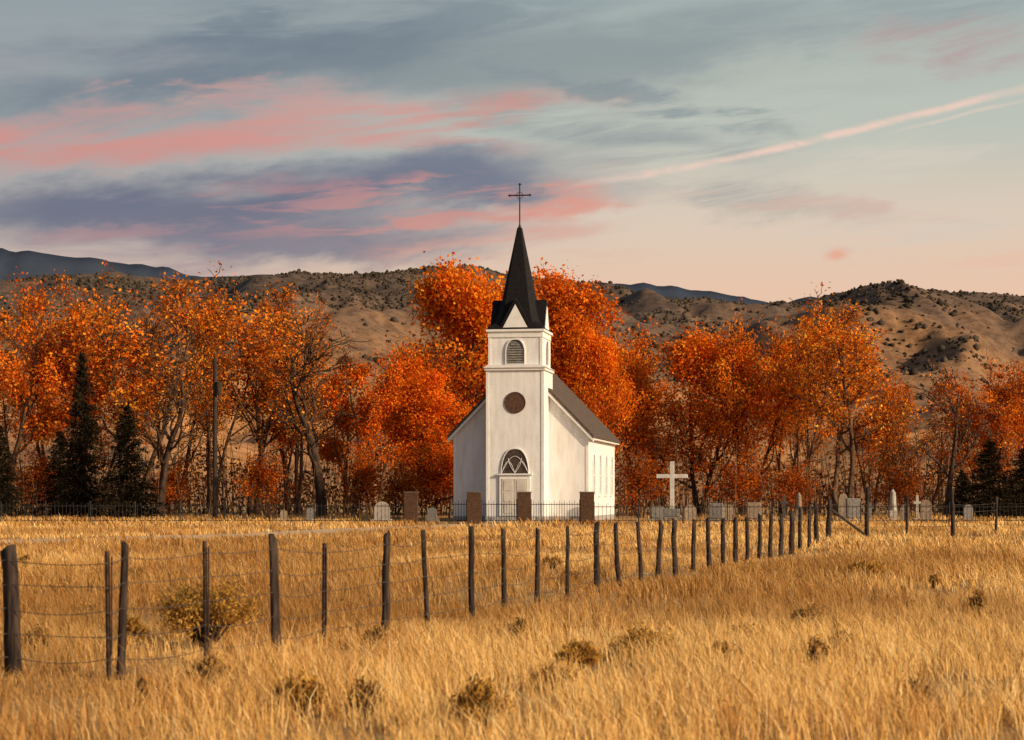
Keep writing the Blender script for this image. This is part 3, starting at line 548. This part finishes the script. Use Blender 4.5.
def nz(su,sv,detail=5,off=0,rough=.55,tilt=0.0,dist=0):
    c=N.new('ShaderNodeCombineXYZ'); S(c.inputs[0],mt('MULTIPLY',u,su)); S(c.inputs[1],mt('MULTIPLY',mt('MULTIPLY_ADD',u,tilt,v),sv)); c.inputs[2].default_value=off
    n=N.new('ShaderNodeTexNoise'); n.inputs['Scale'].default_value=1; n.inputs['Detail'].default_value=detail; n.inputs['Roughness'].default_value=rough; n.inputs['Distortion'].default_value=dist; L.new(c.outputs[0],n.inputs[0]); return n.outputs['Fac']
w1=mt('SUBTRACT',nz(7,18,5,1.3,tilt=-.1),.5); w2=mt('SUBTRACT',nz(9,26,6,7.7,.62,tilt=-.15),.5)
uu=mt('MULTIPLY_ADD',w1,.16,u); vv=mt('MULTIPLY_ADD',w2,.055,v)
st1=nz(8,62,7,3.1,.62,tilt=-.12,dist=.6); st2=nz(15,120,6,12.1,.62,tilt=-.06,dist=.5); big=nz(6,26,5,22.,.55,tilt=-.1); st3=nz(22,60,6,42.1,.6,tilt=.25,dist=.8)
def U0(px): return math.atan((px-512)/F)
def V0(py,px=512): return math.atan((HY-py)/F*math.cos(U0(px)))
def mixc(a,b,f):
    n=N.new('ShaderNodeMix'); n.data_type='RGBA'; S(n.inputs[0],f)
    for k,q in((6,a),(7,b)):
        if isinstance(q,tuple): n.inputs[k].default_value=(*q,1)
        else: L.new(q,n.inputs[k])
    return n.outputs[2]
cur=mixc(srgb(232,196,170),srgb(220,202,184),mrg(v,.095,.14)); cur=mixc(cur,srgb(188,194,184),mrg(v,.13,.185)); cur=mixc(cur,srgb(158,172,172),mrg(v,.18,.26)); cur=mixc(cur,srgb(120,140,160),mrg(v,.25,.9))
lf=mt('MULTIPLY',mrg(u,.08,-.22),mrg(v,.09,.16,.35,.75)); cur=mixc(cur,srgb(134,144,158),mt('MULTIPLY',lf,.75))
def blob(px,py,hx,hy,tilt,col,amt,tex=st1,lo=.38,hi=.62,r0=.25,warp=1):
    global cur
    a=mt('SUBTRACT',uu if warp else u,U0(px)); b=mt('SUBTRACT',vv if warp else v,V0(py,px)); ct,s_=math.cos(R(tilt)),math.sin(R(tilt))
    x=mt('ADD',mt('MULTIPLY',a,ct),mt('MULTIPLY',b,s_)); y=mt('SUBTRACT',mt('MULTIPLY',b,ct),mt('MULTIPLY',a,s_))
    x=mt('DIVIDE',x,hx/F); y=mt('DIVIDE',y,hy/F); r=mt('SQRT',mt('ADD',mt('MULTIPLY',x,x),mt('MULTIPLY',y,y)))
    m=mrg(r,1,r0); 
    if tex is not None: m=mt('MULTIPLY',m,mrg(tex,lo,hi))
    cur=mixc(cur,srgb(*col),mt('MULTIPLY',m,amt))
PK=(208,146,138)
blob(150,50,560,80,2,(104,118,134),.8,big,.3,.6)
blob(420,20,300,46,4,(116,130,142),.6,st1,.38,.62)
blob(600,60,300,60,8,(134,146,150),.7,big,.36,.6)
blob(860,20,300,40,5,(138,150,154),.6,st1,.38,.62)
blob(800,90,300,50,8,(180,186,178),.65,st2,.40,.60)
blob(250,18,300,22,3,(154,164,168),.65,st2,.44,.58)
blob(60,62,200,18,2,(152,152,160),.5,st1,.42,.6)
blob(60,136,380,42,4,PK,.9,st1,.26,.50)
blob(330,115,360,34,4,(212,152,144),.8,st1,.36,.58)
blob(200,92,260,14,5,(204,158,152),.6,st2,.42,.56)
blob(470,150,150,22,-4,(200,152,146),.65,st2,.38,.58)
blob(150,208,430,46,3,(104,111,132),.92,big,.2,.46)
blob(440,184,240,46,0,(110,118,138),.9,big,.18,.45)
blob(300,238,340,34,0,(122,121,138),.85,None,r0=.2)
blob(40,262,320,28,0,(154,138,148),.65,st1,.35,.62)
blob(610,125,190,34,-14,(140,150,154),.7,st1,.34,.62)
blob(690,180,200,24,-12,(160,162,160),.7,st1,.36,.62)
blob(640,95,160,14,-18,(130,143,150),.65,st2,.38,.58)
blob(460,215,230,34,3,(210,148,138),.8,st2,.44,.60)
blob(300,210,260,24,3,(180,138,142),.65,st2,.46,.6)
blob(160,240,200,16,3,(176,138,142),.6,st1,.44,.6)
blob(565,206,90,22,8,(222,154,138),.85,st1,.36,.56)
blob(500,245,170,26,0,(218,166,150),.8,st1,.40,.56)
blob(540,105,110,16,4,(208,150,140),.65,st2,.42,.58)
blob(800,200,200,14,-8,(212,176,162),.5,st2,.42,.6)
blob(960,45,120,30,3,(182,150,150),.65,st1,.38,.6)
blob(990,272,100,16,3,(232,186,164),.6,st1,.38,.62)
blob(838,254,19,10,8,(230,168,144),.9,st3,.25,.42,r0=.1,warp=0)
blob(900,150,220,30,8,(214,206,192),.6,st1,.40,.6)
blob(900,228,200,30,4,(212,202,188),.5,st2,.42,.6)
def trail(px0,py0,px1,py1,bow,w,col,amt,tex):
    global cur
    u0,u1=U0(px0),U0(px1); v0,v1=V0(py0,px0),V0(py1,px1); t=mt('DIVIDE',mt('SUBTRACT',u,u0),u1-u0)
    vl=mt('ADD',mt('MULTIPLY_ADD',t,v1-v0,v0),mt('MULTIPLY',mt('MULTIPLY',t,mt('SUBTRACT',1,t)),-bow/F))
    d=mt('ABSOLUTE',mt('SUBTRACT',mt('MULTIPLY_ADD',w2,.010,v),vl)); ww=mt('MULTIPLY_ADD',t,w*.1/F,w*.75/F)
    m=mrg(mt('DIVIDE',d,ww),1.4,0); m=mt('MULTIPLY',m,mrg(t,0,.3)); m=mt('MULTIPLY',m,mrg(tex,.36,.58,.4,1)); m=mt('MULTIPLY',m,mrg(t,1.6,1.1)); cur=mixc(cur,srgb(*col),mt('MULTIPLY',m,amt))
trail(540,192,1024,86,16,5,(238,206,190),.9,st3)
trail(880,134,1030,95,4,2.6,(228,204,190),.55,st3)
em=N.new('ShaderNodeEmission'); L.new(cur,em.inputs[0]); tr=N.new('ShaderNodeBsdfTransparent'); ms_=N.new('ShaderNodeMixShader')
fade=mt('MULTIPLY',mrg(mt('ABSOLUTE',u),1.15,.75),mrg(v,.62,.42)); S(ms_.inputs[0],fade); L.new(tr.outputs[0],ms_.inputs[1]); L.new(em.outputs[0],ms_.inputs[2]); L.new(ms_.outputs[0],N['Material Output'].inputs[0])
RD=22000.; az=np.linspace(-1.17,1.17,64); el=np.linspace(-.02,.64,24); AZ,EL=np.meshgrid(az,el); Vv=np.stack([np.sin(AZ)*np.cos(EL),np.cos(AZ)*np.cos(EL),np.sin(EL)],-1).reshape(-1,3)*RD
nx=64; i=(np.arange(23)[:,None]*nx+np.arange(63)[None]).ravel(); link(bpy.data.objects.new('sky',npmesh('sky',Vv,np.stack([i,i+nx,i+nx+1,i+1],1),np.full(len(i),4),[msky],smooth=True)))
# ---------------------------------------------------------------- sun
sl=bpy.data.lights.new('sun','SUN'); sl.energy=4.9; sl.angle=R(.6); sl.color=(1,.79,.53); so=bpy.data.objects.new('sun',sl)
dirs=Vector((math.sin(SA)*math.cos(SE),math.cos(SA)*math.cos(SE),math.sin(SE))); so.rotation_euler=dirs.to_track_quat('Z','Y').to_euler(); so.location=(60,-60,60); link(so)
# ---------------------------------------------------------------- camera
cd=bpy.data.cameras.new('camera'); cd.sensor_width=36; cd.lens=F/1024*36; cd.shift_y=(HY-370)/1024; cd.clip_end=40000; cd.clip_start=.5
cd.dof.use_dof=True; cd.dof.focus_distance=118; cd.dof.aperture_fstop=4.0
co=bpy.data.objects.new('camera',cd); co.location=(0,0,EYE); co.rotation_euler=(R(90),0,0); link(co); scene.camera=co
scene.view_settings.view_transform='Standard'; scene.view_settings.look='None'; scene.view_settings.exposure=0
